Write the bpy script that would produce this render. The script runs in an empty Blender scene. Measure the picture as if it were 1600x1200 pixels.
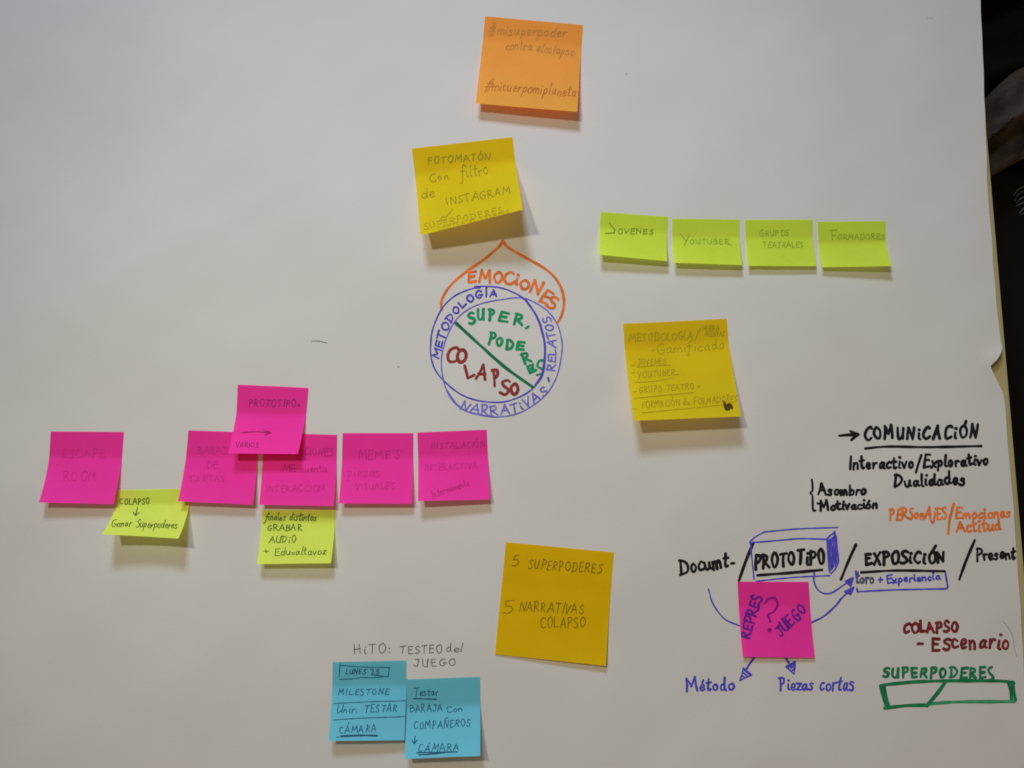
import bpy, math, random
import numpy as np

# ------------------------------------------------------------------ camera, light, exposure
sc = bpy.context.scene
COL = sc.collection
T = 0.74                                   # height of the table top (paper surface)
FPX, TILT, DIST = 1200.0, math.radians(7.5), 0.561
st, ct = math.sin(TILT), math.cos(TILT)
CAM = np.array([0.0, -DIST * st, T + DIST * ct])
RIGHT, UP, FWD = np.array([1., 0, 0]), np.array([0, ct, st]), np.array([0, st, -ct])

cam_d = bpy.data.cameras.new('camera')
cam = bpy.data.objects.new('camera', cam_d); COL.objects.link(cam)
cam.location = CAM; cam.rotation_euler = (TILT, 0, 0)
cam_d.sensor_width = 36; cam_d.lens = 36 * FPX / 1600
cam_d.clip_start = 0.01; cam_d.clip_end = 50
sc.camera = cam

world = bpy.data.worlds.new('World'); sc.world = world; world.use_nodes = True
bg = world.node_tree.nodes['Background']
bg.inputs[0].default_value = (1.0, 0.717, 0.40, 1); bg.inputs[1].default_value = 0.193

def area(name, rel, size, color, power, target=(0, 0)):
    d = bpy.data.lights.new(name, 'AREA'); d.shape = 'RECTANGLE'
    d.size, d.size_y = size; d.color = color; d.energy = power
    o = bpy.data.objects.new(name, d); COL.objects.link(o)
    o.location = (rel[0], rel[1], T + rel[2])
    v = np.array([target[0] - rel[0], target[1] - rel[1], -rel[2]])
    from mathutils import Vector
    o.rotation_euler = Vector(v).to_track_quat('-Z', 'Y').to_euler()
    return o
def spot(name, rel, target, power, color, radius, angle, blend):
    d = bpy.data.lights.new(name, 'SPOT'); d.energy = power; d.color = color
    d.shadow_soft_size = radius; d.spot_size = math.radians(angle); d.spot_blend = blend
    o = bpy.data.objects.new(name, d); COL.objects.link(o); o.location = (rel[0], rel[1], T + rel[2])
    from mathutils import Vector
    o.rotation_euler = Vector((target[0] - rel[0], target[1] - rel[1], -rel[2])).to_track_quat('-Z', 'Y').to_euler()
    return o
area('window_light', (-0.20, 1.02, 0.90), (0.26, 0.22), (0.665, 0.79, 1.0), 10.0)
spot('ceiling_lamp_light', (-0.50, 0.44, 1.25), (.02, -.135), 25.6, (1.0, 0.94, 0.74), .046, 47.5, 1.0)

sc.view_settings.view_transform = 'Standard'
sc.view_settings.look = 'None'
sc.view_settings.exposure = 0.0
sc.view_settings.gamma = 1.0
sc.view_settings.use_curve_mapping = False
sc.render.engine = 'CYCLES'
sc.cycles.filter_width = 1.75
sc.cycles.max_bounces = 8
sc.cycles.use_denoising = True

# ------------------------------------------------------------------ projection
_r = np.random.RandomState(5)
_waves = []
for k in range(26):
    lam = _r.uniform(0.07, 0.34); a = _r.uniform(0, 2 * math.pi)
    _waves.append((2 * math.pi / lam * math.cos(a), 2 * math.pi / lam * math.sin(a), _r.uniform(0, 6.28), 0.00016 * (lam / 0.15) ** 1.3))
_fine = []
for k in range(14):
    lam = _r.uniform(0.03, 0.085); a = _r.uniform(0, 2 * math.pi)
    _fine.append((2 * math.pi / lam * math.cos(a), 2 * math.pi / lam * math.sin(a), _r.uniform(0, 6.28), 0.000046 * lam / 0.05))
def zp(x, y):
    """height of the paper over the table: slight cockling"""
    x = np.asarray(x, float); y = np.asarray(y, float)
    z = np.zeros_like(x)
    for kx, ky, ph, am in _waves:
        z = z + am * np.sin(kx * x + ky * y + ph)
    z = z * (1 - .8 / (1 + np.exp(-(x - .31) / .012)))       # pulled flat along the right edge
    for kx, ky, ph, am in _fine:
        z = z + am * np.sin(kx * x + ky * y + ph + 1.5 * np.sin(9 * x + 7 * y + ph))
    # a few long soft folds
    for (x0, y0, ang, wd, am, ln) in ((-0.22, 0.12, 0.5, .010, .0009, .16), (-0.30, 0.02, 2.2, .012, .0008, .12), (0.18, -.20, 1.2, .012, .0007, .12), (-.05, -.17, 2.6, .010, .0006, .14), (.26, .19, 1.8, .012, .0007, .12)):
        u = (x - x0) * math.cos(ang) + (y - y0) * math.sin(ang); v = -(x - x0) * math.sin(ang) + (y - y0) * math.cos(ang)
        z = z + am * .45 * np.exp(-(v / wd) ** 2 - (u / ln) ** 2)
    # lifted lips beside the tear on the right edge
    z = z + 0.0022 * np.exp(-((x - 0.357) / .010) ** 2 - ((y - 0.0185) / .008) ** 2)
    return z + 0.0045
def ray(px):
    px = np.asarray(px, float)
    return FWD + RIGHT * ((px[:, :1] - 800) / FPX) + UP * ((600 - px[:, 1:2]) / FPX)
def on_plane(px, z):
    d = ray(px); t = (z - CAM[2]) / d[:, 2]
    return CAM + d * t[:, None]
def project(p):
    v = p - CAM; f = v @ FWD
    return np.stack([800 + FPX * (v @ RIGHT) / f, 600 - FPX * (v @ UP) / f], 1)
def on_paper(px):
    p = on_plane(px, np.full(len(px), T))
    for _ in range(3):
        p = on_plane(px, T + zp(p[:, 0], p[:, 1]))
    return p

# ------------------------------------------------------------------ materials
PAPER_ALB = 0.66
def lin(c):
    return [(v / 255 / 12.92 if v / 255 <= .04045 else ((v / 255 + .055) / 1.055) ** 2.4) for v in c]
def alb(c, paper=(178, 176, 172), top=.95):
    return tuple(max(.004, min(top, a / b * PAPER_ALB)) for a, b in zip(lin(c), lin(paper)))
def new_mat(name):
    m = bpy.data.materials.new(name); m.use_nodes = True
    nt = m.node_tree; nt.nodes.clear()
    return m, nt, nt.nodes.new('ShaderNodeOutputMaterial')
def noise_mix(nt, col, var, scale, coord='Object', detail=4, lo=.35, hi=.65):
    tc = nt.nodes.new('ShaderNodeTexCoord'); n = nt.nodes.new('ShaderNodeTexNoise')
    n.inputs['Scale'].default_value = scale; n.inputs['Detail'].default_value = detail
    nt.links.new(tc.outputs[coord], n.inputs['Vector'])
    r = nt.nodes.new('ShaderNodeValToRGB')
    r.color_ramp.elements[0].position = lo; r.color_ramp.elements[1].position = hi
    r.color_ramp.elements[0].color = (*col, 1); r.color_ramp.elements[1].color = (*[max(0, min(.97, c * v)) for c, v in zip(col, var)], 1)
    nt.links.new(n.outputs['Fac'], r.inputs['Fac'])
    return tc, r
def bump(nt, tc, scale, strength, dist):
    n = nt.nodes.new('ShaderNodeTexNoise'); n.inputs['Scale'].default_value = scale; n.inputs['Detail'].default_value = 5
    nt.links.new(tc.outputs['Object'], n.inputs['Vector'])
    b = nt.nodes.new('ShaderNodeBump'); b.inputs['Strength'].default_value = strength; b.inputs['Distance'].default_value = dist
    nt.links.new(n.outputs['Fac'], b.inputs['Height'])
    return b
def simple_mat(name, col, rough=.6, spec=.3, var=(.88, .88, .88), scale=60, bumps=None):
    m, nt, out = new_mat(name)
    p = nt.nodes.new('ShaderNodeBsdfPrincipled')
    p.inputs['Roughness'].default_value = rough; p.inputs['Specular IOR Level'].default_value = spec
    tc, r = noise_mix(nt, col, var, scale)
    nt.links.new(r.outputs[0], p.inputs['Base Color'])
    if bumps:
        b = bump(nt, tc, *bumps); nt.links.new(b.outputs[0], p.inputs['Normal'])
    nt.links.new(p.outputs[0], out.inputs[0])
    return m
def sticky_mat(name, col, trans, tcol=None):
    m, nt, out = new_mat(name)
    d = nt.nodes.new('ShaderNodeBsdfDiffuse'); t = nt.nodes.new('ShaderNodeBsdfTranslucent'); a = nt.nodes.new('ShaderNodeAddShader')
    tc, r = noise_mix(nt, col, (.96, .95, .95), 45)
    at = nt.nodes.new('ShaderNodeAttribute'); at.attribute_name = 'glued_shade'
    gm = nt.nodes.new('ShaderNodeMixRGB'); gm.blend_type = 'MULTIPLY'; gm.inputs['Color2'].default_value = (.885, .86, .80, 1)   # adhesive strip toned darker: painted shade of the flat part beside the lifted part
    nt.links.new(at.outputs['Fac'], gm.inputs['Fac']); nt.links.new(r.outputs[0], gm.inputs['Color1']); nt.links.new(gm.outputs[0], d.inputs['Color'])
    t.inputs['Color'].default_value = (*[c * trans for c in (tcol or col)], 1)   # light that passes through the sheet
    b = bump(nt, tc, 900, .12, .0004); nt.links.new(b.outputs[0], d.inputs['Normal'])
    nt.links.new(d.outputs[0], a.inputs[0]); nt.links.new(t.outputs[0], a.inputs[1]); nt.links.new(a.outputs[0], out.inputs[0])
    return m
_inks = {}
def ink(name, rgb, paper=(178, 176, 172), var=.82):
    if name not in _inks:
        a = alb(rgb, paper); _inks[name] = simple_mat(name, a, .7, .12, (1 - (1 - var) * .6,) * 3 if 'pen' in name else (var * .86, var * .86, var * .88), 150)
    return _inks[name]

M_paper = simple_mat('white_paper', (PAPER_ALB, PAPER_ALB, PAPER_ALB * .985), .75, .18, (.975, .975, .97), 14, (420, .10, .0006))
M_table = simple_mat('cream_laminate', (.46, .395, .20), .5, .35, (.95, .95, .93), 30, (300, .05, .0004))
M_core = simple_mat('table_edge_band', (.20, .17, .10), .6, .3, (.9, .9, .9), 40)
M_metal = simple_mat('dark_metal', (.03, .03, .032), .45, .5, (.9, .9, .9), 40)
M_floor = simple_mat('dark_floor', (.012, .012, .013), .6, .3, (.7, .7, .7), 8)
M_black = simple_mat('black_fabric', (.0045, .0043, .004), .9, .1, (.7, .7, .75), 160, (500, .5, .001))
M_bag = simple_mat('black_nylon', (.003, .0033, .0032), .7, .2, (.8, .8, .8), 120, (600, .4, .0008))
M_scarf = simple_mat('grey_brown_wool', (.105, .085, .068), .95, .05, (.35, .35, .35), 30, (300, .8, .002))
M_print = simple_mat('pale_print', (.20, .22, .26), .7, .2, (.35, .35, .38), 300)
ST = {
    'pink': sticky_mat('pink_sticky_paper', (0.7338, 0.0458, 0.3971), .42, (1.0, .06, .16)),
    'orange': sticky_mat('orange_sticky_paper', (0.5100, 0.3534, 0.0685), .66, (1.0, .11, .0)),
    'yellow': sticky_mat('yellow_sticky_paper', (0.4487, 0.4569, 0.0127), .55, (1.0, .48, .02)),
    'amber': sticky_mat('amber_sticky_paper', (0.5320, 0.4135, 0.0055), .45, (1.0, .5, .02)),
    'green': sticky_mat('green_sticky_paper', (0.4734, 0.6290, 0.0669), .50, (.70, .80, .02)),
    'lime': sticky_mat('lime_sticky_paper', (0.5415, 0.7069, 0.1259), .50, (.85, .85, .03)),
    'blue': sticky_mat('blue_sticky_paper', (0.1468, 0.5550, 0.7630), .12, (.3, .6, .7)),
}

# ------------------------------------------------------------------ object helpers
def mesh_obj(name, verts, faces, mat, parent=None, origin=None, smooth=True):
    verts = np.asarray(verts, float)
    o0 = np.zeros(3) if origin is None else np.asarray(origin, float)
    me = bpy.data.meshes.new(name)
    me.from_pydata([tuple(v) for v in (verts - o0)], [], [tuple(f) for f in faces])
    if smooth:
        me.polygons.foreach_set('use_smooth', [True] * len(me.polygons))
    me.materials.append(mat); me.update()
    o = bpy.data.objects.new(name, me); COL.objects.link(o)
    if parent is not None:
        o.parent = parent                     # parts are modelled about their thing's origin
    else:
        o.location = o0
    return o
def tag(o, label=None, cat=None, group=None, kind=None):
    for k, v in (('label', label), ('category', cat), ('group', group), ('kind', kind)):
        if v: o[k] = v
    return o
def box(v, f, x0, x1, y0, y1, z0, z1):
    n = len(v)
    v += [(x0, y0, z0), (x1, y0, z0), (x1, y1, z0), (x0, y1, z0), (x0, y0, z1), (x1, y0, z1), (x1, y1, z1), (x0, y1, z1)]
    f += [(n, n + 3, n + 2, n + 1), (n + 4, n + 5, n + 6, n + 7), (n, n + 1, n + 5, n + 4), (n + 1, n + 2, n + 6, n + 5), (n + 2, n + 3, n + 7, n + 6), (n + 3, n, n + 4, n + 7)]

# ------------------------------------------------------------------ stroke font (handwriting), unit cap height, y up
G = {
'A': (.80, ['-0,0 .40,1 .76,0', '-.14,.34 .66,.38']),
'B': (.66, ['-.06,0 .10,1', '~.02,.98 .45,.97 .52,.74 .12,.54', '~.12,.54 .60,.47 .60,.12 .0,.02']),
'C': (.66, ['~.64,.86 .48,.99 .16,.80 .05,.40 .20,.06 .45,.02 .66,.14']),
'D': (.74, ['-.10,0 .12,1', '~0,.97 .42,.95 .70,.58 .52,.14 .02,.0']),
'E': (.60, ['-.60,.98 .10,1 .08,0 .62,.03', '-.10,.52 .50,.54']),
'F': (.60, ['-.12,0 .12,1 .62,.99', '-.12,.54 .50,.55']),
'G': (.72, ['~.64,.88 .44,1 .12,.74 .06,.32 .30,.0 .60,.12 .64,.42', '-.38,.42 .74,.44']),
'H': (.76, ['-.10,0 .08,1', '-.66,1 .68,0', '-.0,.48 .76,.54']),
'I': (.24, ['-.12,0 .13,1']),
'J': (.56, ['~.46,1 .44,.45 .36,.06 .16,-.04 .02,.14', '-.20,1 .62,.99']),
'K': (.66, ['-.08,0 .10,1', '-.58,.98 .10,.46 .62,.0']),
'L': (.58, ['-.10,1 .08,.02 .58,.06']),
'M': (.90, ['-.0,0 .12,1 .42,.34 .74,1 .84,0']),
'N': (.76, ['-.06,0 .08,1 .62,.04 .70,1']),
'Ñ': (.76, ['-.06,0 .08,1 .62,.04 .70,1', '~.2,1.22 .34,1.30 .48,1.22 .62,1.30']),
'O': (.72, ['~.38,.98 .12,.80 .05,.42 .28,.02 .58,.14 .68,.58 .50,.95 .30,.96']),
'P': (.60, ['-.08,-.05 .10,1', '~.02,.97 .46,.97 .56,.72 .38,.50 .10,.46']),
'R': (.70, ['-.08,0 .10,1', '~.02,.97 .44,.97 .54,.74 .36,.54 .12,.48', '-.18,.48 .68,.0']),
'S': (.58, ['~.54,.90 .34,1 .10,.82 .20,.56 .46,.42 .50,.16 .28,-.01 .02,.10']),
's': (.44, ['~.38,.46 .20,.54 .08,.40 .30,.24 .32,.06 .14,-.01 .0,.06']),
'T': (.70, ['-.0,.97 .70,1', '-.36,.98 .32,0']),
'U': (.70, ['~.06,1 .07,.35 .22,.02 .48,.08 .60,.45 .62,1', '-.62,1 .64,0']),
'V': (.66, ['-.0,1 .30,0 .64,1']),
'X': (.66, ['-.0,.98 .64,0', '-.60,1 .02,0']),
'Y': (.66, ['-.0,1 .32,.48', '-.66,1 .16,-.1']),
'Z': (.62, ['-.04,1 .58,.98 .04,.02 .62,.04']),
'a': (.52, ['~.42,.46 .22,.52 .06,.26 .16,.02 .34,.14 .42,.46', '~.42,.48 .42,.12 .54,.03']),
'b': (.50, ['-.08,1 .08,.04', '~.08,.30 .26,.50 .44,.34 .36,.06 .08,.06']),
'c': (.44, ['~.40,.44 .22,.52 .06,.26 .18,.02 .42,.08']),
'd': (.54, ['~.42,.40 .22,.52 .06,.26 .16,.02 .34,.10 .42,.36', '~.44,1 .43,.14 .54,.03']),
'e': (.46, ['~.06,.24 .36,.30 .36,.48 .16,.52 .06,.26 .18,.02 .44,.10']),
'f': (.44, ['~.46,.92 .32,1.02 .20,.70 .16,.0 .08,-.40 -.04,-.34', '-.0,.50 .42,.52']),
'g': (.50, ['~.40,.46 .20,.52 .06,.28 .18,.06 .36,.16 .40,.44', '~.42,.48 .40,-.14 .22,-.42 .02,-.26']),
'h': (.50, ['-.08,1 .06,0', '~.07,.26 .26,.52 .38,.40 .40,.0']),
'i': (.22, ['~.10,.50 .09,.10 .20,.02', '.:.13,.82']),
'ì': (.22, ['~.10,.50 .09,.10 .20,.02']),
'j': (.26, ['~.18,.52 .16,-.16 .04,-.42 -.12,-.30', '.:.22,.84']),
'l': (.24, ['~.12,1 .09,.14 .22,.02']),
'm': (.74, ['-.04,.50 .06,0', '~.06,.28 .24,.52 .34,.38 .34,.0', '~.34,.28 .52,.52 .64,.38 .66,.02']),
'n': (.50, ['-.04,.50 .06,0', '~.06,.28 .26,.52 .38,.40 .42,.02']),
'o': (.50, ['~.24,.52 .06,.36 .10,.08 .30,.02 .44,.26 .34,.50 .20,.50']),
'p': (.50, ['-.08,.52 .04,-.40', '~.07,.36 .28,.54 .42,.34 .30,.04 .08,.10']),
'r': (.40, ['-.05,.50 .08,0', '~.08,.26 .22,.50 .40,.46']),
't': (.40, ['~.20,.92 .16,.16 .24,.01 .38,.08', '-.0,.60 .40,.64']),
'u': (.54, ['~.04,.50 .06,.14 .20,.01 .36,.14 .42,.50', '~.42,.48 .43,.10 .52,.03']),
'v': (.44, ['-.0,.50 .18,.02 .42,.52']),
'x': (.46, ['-.0,.50 .42,.0', '-.40,.52 .0,-.04']),
'z': (.44, ['-.02,.48 .40,.50 .04,.02 .44,.04']),
'y': (.48, ['-.02,.50 .22,.06', '-.44,.52 .06,-.40']),
'5': (.58, ['-.58,1 .20,.96 .12,.58', '~.12,.58 .40,.60 .52,.32 .32,.02 .02,.06']),
'2': (.58, ['~.06,.80 .26,1 .48,.82 .32,.40 .04,.02', '-.04,.02 .60,.06']),
'#': (.70, ['-.34,1.1 .18,-.2', '-.58,1.1 .42,-.15', '-.04,.60 .78,.64', '-.0,.30 .72,.34']),
'/': (.50, ['-.55,1.15 .0,-.25']),
'-': (.40, ['-.06,.42 .36,.44']),
'=': (.44, ['-.06,.42 .38,.44', '-.04,.16 .38,.18']),
':': (.26, ['.:.12,.50', '.:.12,.08']),
'.': (.22, ['.:.10,.04']),
'·': (.26, ['.:.12,.50']),
'+': (.60, ['-.06,.42 .56,.46', '-.30,.74 .32,.14']),
"'": (.20, ['-.14,1.04 .08,.74']),
'?': (.56, ['~.04,.74 .22,.99 .50,.86 .46,.60 .24,.40 .24,.24', '.:.24,.0']),
' ': (.42, []),
}
def _acc(base, dx):
    w, s = G[base]; return (w, s + ['-%g,1.42 %g,1.16' % (dx + .06, dx - .02)])
G['Á'] = _acc('A', .46); G['Í'] = _acc('I', .16); G['Ó'] = _acc('O', .42); G['É'] = _acc('E', .36)
for b, n, dx in (('o', 'ó', .28), ('e', 'é', .26), ('a', 'á', .26)):
    w, s = G[b]; G[n] = (w, s + ['-%g,.90 %g,.68' % (dx + .08, dx - .02)])
def parse(s):
    if s.startswith('.:'):
        return '.', np.array([[float(c) for c in s[2:].split(',')]])
    return s[0], np.array([[float(c) for c in p.split(',')] for p in s[1:].split()])

def catmull(p, n=9):
    p = np.asarray(p, float)
    if len(p) < 3: return p
    q = np.vstack([2 * p[0] - p[1], p, 2 * p[-1] - p[-2]])
    out = []
    for i in range(1, len(q) - 2):
        a, b, c, d = q[i - 1], q[i], q[i + 1], q[i + 2]
        for t in np.linspace(0, 1, n, endpoint=False):
            out.append(.5 * ((2 * b) + (c - a) * t + (2 * a - 5 * b + 4 * c - d) * t * t + (3 * b - a - 3 * c + d) * t ** 3))
    out.append(p[-1])
    return np.array(out)

class Ink:
    """collects pen strokes (in pixels of the photograph, cast onto a sheet) and builds them as ribbons lying on that sheet"""
    def __init__(self, name, mat, surf, w, seed=0):
        self.name, self.mat, self.surf, self.w = name, mat, surf, w
        self.rng = random.Random(hash_str(name) + seed); self.parts = []; self.k = 0
    def stroke(self, pts, w=None, smooth=True, taper=0):
        pts = np.asarray(pts, float); w = w or self.w
        if len(pts) == 1:
            a = np.linspace(0, 2 * math.pi, 9)
            self._rib(np.stack([pts[0] + [-.3, 0], pts[0] + [.3, .1]]), w * 1.15); return
        if smooth and len(pts) > 2:
            self._rib(catmull(pts), w, taper)
        else:
            for a, b in zip(pts[:-1], pts[1:]):
                m = (a + b) / 2 + np.array([-(b - a)[1], (b - a)[0]]) * self.rng.uniform(-.035, .035)
                self._rib(catmull([a, m, b], 6), w, taper)
    def _rib(self, p, w, taper=0):
        d = np.diff(p, axis=0); L = np.hypot(d[:, 0], d[:, 1]); keep = np.r_[True, L > 1e-6]; p = p[keep]
        if len(p) < 2: return
        d = np.diff(p, axis=0); s = np.r_[0, np.cumsum(np.hypot(d[:, 0], d[:, 1]))]
        n = max(3, int(s[-1] / max(1.1, w * .30)) + 1)
        n = min(n, 160)
        q = np.linspace(0, s[-1], n); c = np.stack([np.interp(q, s, p[:, 0]), np.interp(q, s, p[:, 1])], 1)
        t = np.gradient(c, axis=0); t /= np.maximum(1e-9, np.hypot(t[:, 0], t[:, 1]))[:, None]
        ph = self.rng.uniform(0, 6); var = 1 + .10 * np.sin(q / (w * 2.7) + ph) + .07 * np.sin(q / (w * 1.1) + 2 * ph)
        hw = w / 2 * var * self.rng.uniform(.93, 1.07)
        if taper:
            hw = hw * (1 - taper * (q / s[-1]) ** 1.5)
        # round caps
        cap = [(-1.0, .0), (-.92, .40), (-.7, .71), (-.38, .925)]
        c0 = [c[0] + t[0] * k * hw[0] for k, _ in cap]; c1 = [c[-1] - t[-1] * k * hw[-1] for k, _ in reversed(cap)]
        C = np.vstack([c0, c, c1]); TT = np.vstack([[t[0]] * 4, t, [t[-1]] * 4])
        H = np.r_[[hw[0] * max(h, .05) for _, h in cap], hw, [hw[-1] * max(h, .05) for _, h in reversed(cap)]]
        N = np.stack([-TT[:, 1], TT[:, 0]], 1)
        self.parts.append((C + N * H[:, None], C - N * H[:, None]))
    def dots(self, x, y, w=None): self.stroke([(x, y)], w)
    def glyph(self, ch, o, ux, uy, h, wx, w, jit=.05):
        """ux: unit pixel vector along the line, uy: unit vector of glyph up; wx: x scale"""
        width, ss = G[ch]; r = self.rng
        a = math.radians(r.uniform(-4.5, 4.5)); sk = r.uniform(-.03, .13); wx = wx * r.uniform(.86, 1.06); ca, sa = math.cos(a), math.sin(a)
        hh = h * r.uniform(.88, 1.10); jit = jit * (.55 if ch.islower() or ch == '#' else 1)
        for s in ss:
            kind, p = parse(s)
            p = p + np.array([[r.uniform(-jit, jit), r.uniform(-jit, jit)] for _ in p])
            y = p[:, 1] * hh; x = p[:, 0] * wx + sk * y
            x, y = x * ca - y * sa, x * sa + y * ca
            q = np.asarray(o) + x[:, None] * ux + y[:, None] * uy
            self.stroke(q, w, smooth=(kind == '~'))
    def path(self, text, pts, h, w=None, slant=0, gap=.20, jit=.05):
        """a line of text along a baseline, stretched to fill it"""
        w = w or self.w; p = catmull(pts, 12) if len(pts) > 2 else np.asarray(pts, float)
        d = np.diff(p, axis=0); s = np.r_[0, np.cumsum(np.hypot(d[:, 0], d[:, 1]))]
        tot = sum(G[c][0] + gap for c in text) - gap
        k = s[-1] / tot; x = 0
        for c in text:
            g = G[c][0]; m = (x + g / 2) * k
            a = np.array([np.interp(x * k, s, p[:, 0]), np.interp(x * k, s, p[:, 1])])
            b = np.array([np.interp(min(s[-1], x * k + max(g, .3) * k), s, p[:, 0]), np.interp(min(s[-1], x * k + max(g, .3) * k), s, p[:, 1])])
            dd = b - a
            if np.hypot(*dd) < 1e-6: dd = p[-1] - p[-2]
            ux = dd / np.hypot(*dd); uy = np.array([ux[1], -ux[0]])
            uy = uy + ux * slant
            self.glyph(c, a + uy * self.rng.uniform(-.055, .055) * h, ux, uy, h, k, w, jit)
            x += (g + gap)
    def build(self, parent, label=None):
        V, F = [], []; k = 0
        allpx = np.vstack([np.vstack([l, r]) for l, r in self.parts])
        P = self.surf(allpx); n0 = 0
        for i, (l, r) in enumerate(self.parts):
            n = len(l); A = P[n0:n0 + n].copy(); B = P[n0 + n:n0 + 2 * n].copy(); n0 += 2 * n
            lift = 0.00010 + 0.000004 * (i % 40) + np.arange(n) * 2.5e-7
            A[:, 2] += lift; B[:, 2] += lift
            b = len(V); V += list(A) + list(B)
            F += [(b + j, b + n + j, b + n + j + 1, b + j + 1) for j in range(n - 1)]
        o = mesh_obj(self.name, V, F, self.mat, parent, origin=np.array(parent.location), smooth=True)
        # all faces look up
        me = o.data; me.update()
        if sum(p.normal.z for p in me.polygons) < 0: me.flip_normals()
        if label: o['label'] = label
        return o
def hash_str(s):
    h = 7
    for c in s: h = (h * 31 + ord(c)) % 100003
    return h
class Z:
    """coordinates read off an enlarged crop of the photograph"""
    def __init__(s, ox, oy, k): s.ox, s.oy, s.k = ox, oy, k
    def __call__(s, *a): return [(s.ox + a[i] / s.k, s.oy + a[i + 1] / s.k) for i in range(0, len(a), 2)]
seedc = [0]
def line(parent, surf, mat, z, text, pts, h, w, slant=0, label=None, name='handwritten_line', gap=.2, extra=None, jit=.05):
    seedc[0] += 1
    k = Ink(name, mat, surf, w, seedc[0] * 17)
    if text: k.path(text, z(*pts), h / z.k, w, slant, gap, jit)
    for e in (extra or []):
        k.stroke(z(*e), None, smooth=len(e) > 4)
    return k.build(parent, label)
def draw(parent, surf, mat, name, w, strokes, z=Z(0, 0, 1), smooth=True, label=None, taper=0):
    seedc[0] += 1
    k = Ink(name, mat, surf, w, seedc[0] * 13)
    for s in strokes:
        ww = None
        if isinstance(s[0], (tuple, list)): ww, s = s[1], s[0]
        k.stroke(z(*s), ww, smooth=smooth, taper=taper)
    return k.build(parent, label)

# ------------------------------------------------------------------ the setting: floor
v, f = [], []
box(v, f, -3, 3, -3, 3, -.05, 0)
tag(mesh_obj('floor', v, f, M_floor, smooth=False), kind='structure')

# ------------------------------------------------------------------ table
edge_px = [(1530, 0), (1552, 300), (1564, 435), (1574, 540), (1582, 620), (1589, 705), (1600, 845)]
TX = float(np.mean(on_plane(np.array(edge_px[1:]), np.full(len(edge_px) - 1, T))[:, 0]))
table = bpy.data.objects.new('table', None); COL.objects.link(table); table.location = (TX - .8, -.1, 0)
tag(table, 'cream topped table under the big white paper sheet', 'table')
TO = np.array(table.location)
import bmesh
def bevel_box(name, b, mat, parent, w=.003, origin=TO):
    v, f = [], []; box(v, f, *b)
    o = mesh_obj(name, v, f, mat, parent, origin, smooth=False)
    bm = bmesh.new(); bm.from_mesh(o.data)
    bmesh.ops.bevel(bm, geom=bm.edges[:], offset=w, segments=3, affect='EDGES'); bm.to_mesh(o.data); bm.free()
    return o
bevel_box('tabletop', (TX - 1.6, TX, -.62, .55, T - .026, T), M_table, table)
bevel_box('apron', (TX - 1.54, TX - .06, -.56, .49, T - .085, T - .0262), M_core, table)
for sx in (TX - 1.50, TX - .10):
    for sy in (-.52, .45):
        bevel_box('leg', (sx - .02, sx + .02, sy - .02, sy + .02, 0, T - .0855), M_metal, table)

# ------------------------------------------------------------------ big paper sheet
pe = [(1532, -30), (1532.5, 0), (1534, 50), (1537, 110), (1540, 200), (1543, 290), (1553, 420), (1559, 490), (1563.5, 536), (1565, 543), (1561, 553), (1555, 563), (1546.5, 572),
      (1549, 579), (1556, 591), (1563, 604), (1568, 614), (1571, 632), (1577, 720), (1582, 775), (1588, 850), (1592, 910), (1597, 1000), (1602, 1080), (1609, 1200)]
PE = on_plane(np.array(pe, float), np.full(len(pe), T + .0045))
PE = PE[::-1]
YLO, YHI = -.56, .50
ys = sorted(set([round(y, 5) for y in np.arange(YLO, YHI + .001, .005)] + [round(y, 5) for y in np.arange(PE[:, 1].min() * 0 - .012, .055, .0009)]))
def xedge(y):
    return float(np.interp(y, PE[:, 1], PE[:, 0])) + .00012 * math.sin(y * 190) + .00015 * math.sin(y * 71 + 1)
us = np.r_[np.linspace(0, .86, 190), np.linspace(.865, 1, 70)]
XLO = -.62
V = []; F = []
for y in ys:
    xe = xedge(y); x = XLO + (xe - XLO) * us
    V += list(np.stack([x, np.full_like(x, y), T + zp(x, np.full_like(x, y))], 1))
nu = len(us)
for j in range(len(ys) - 1):
    for i in range(nu - 1):
        a = j * nu + i; F.append((a, a + 1, a + nu + 1, a + nu))
paper = mesh_obj('paper_sheet', V, F, M_paper, origin=(0, 0, T))
tag(paper, 'large white paper sheet with a torn notch, covered in marker writing, lying on the table', 'paper sheet')

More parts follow.
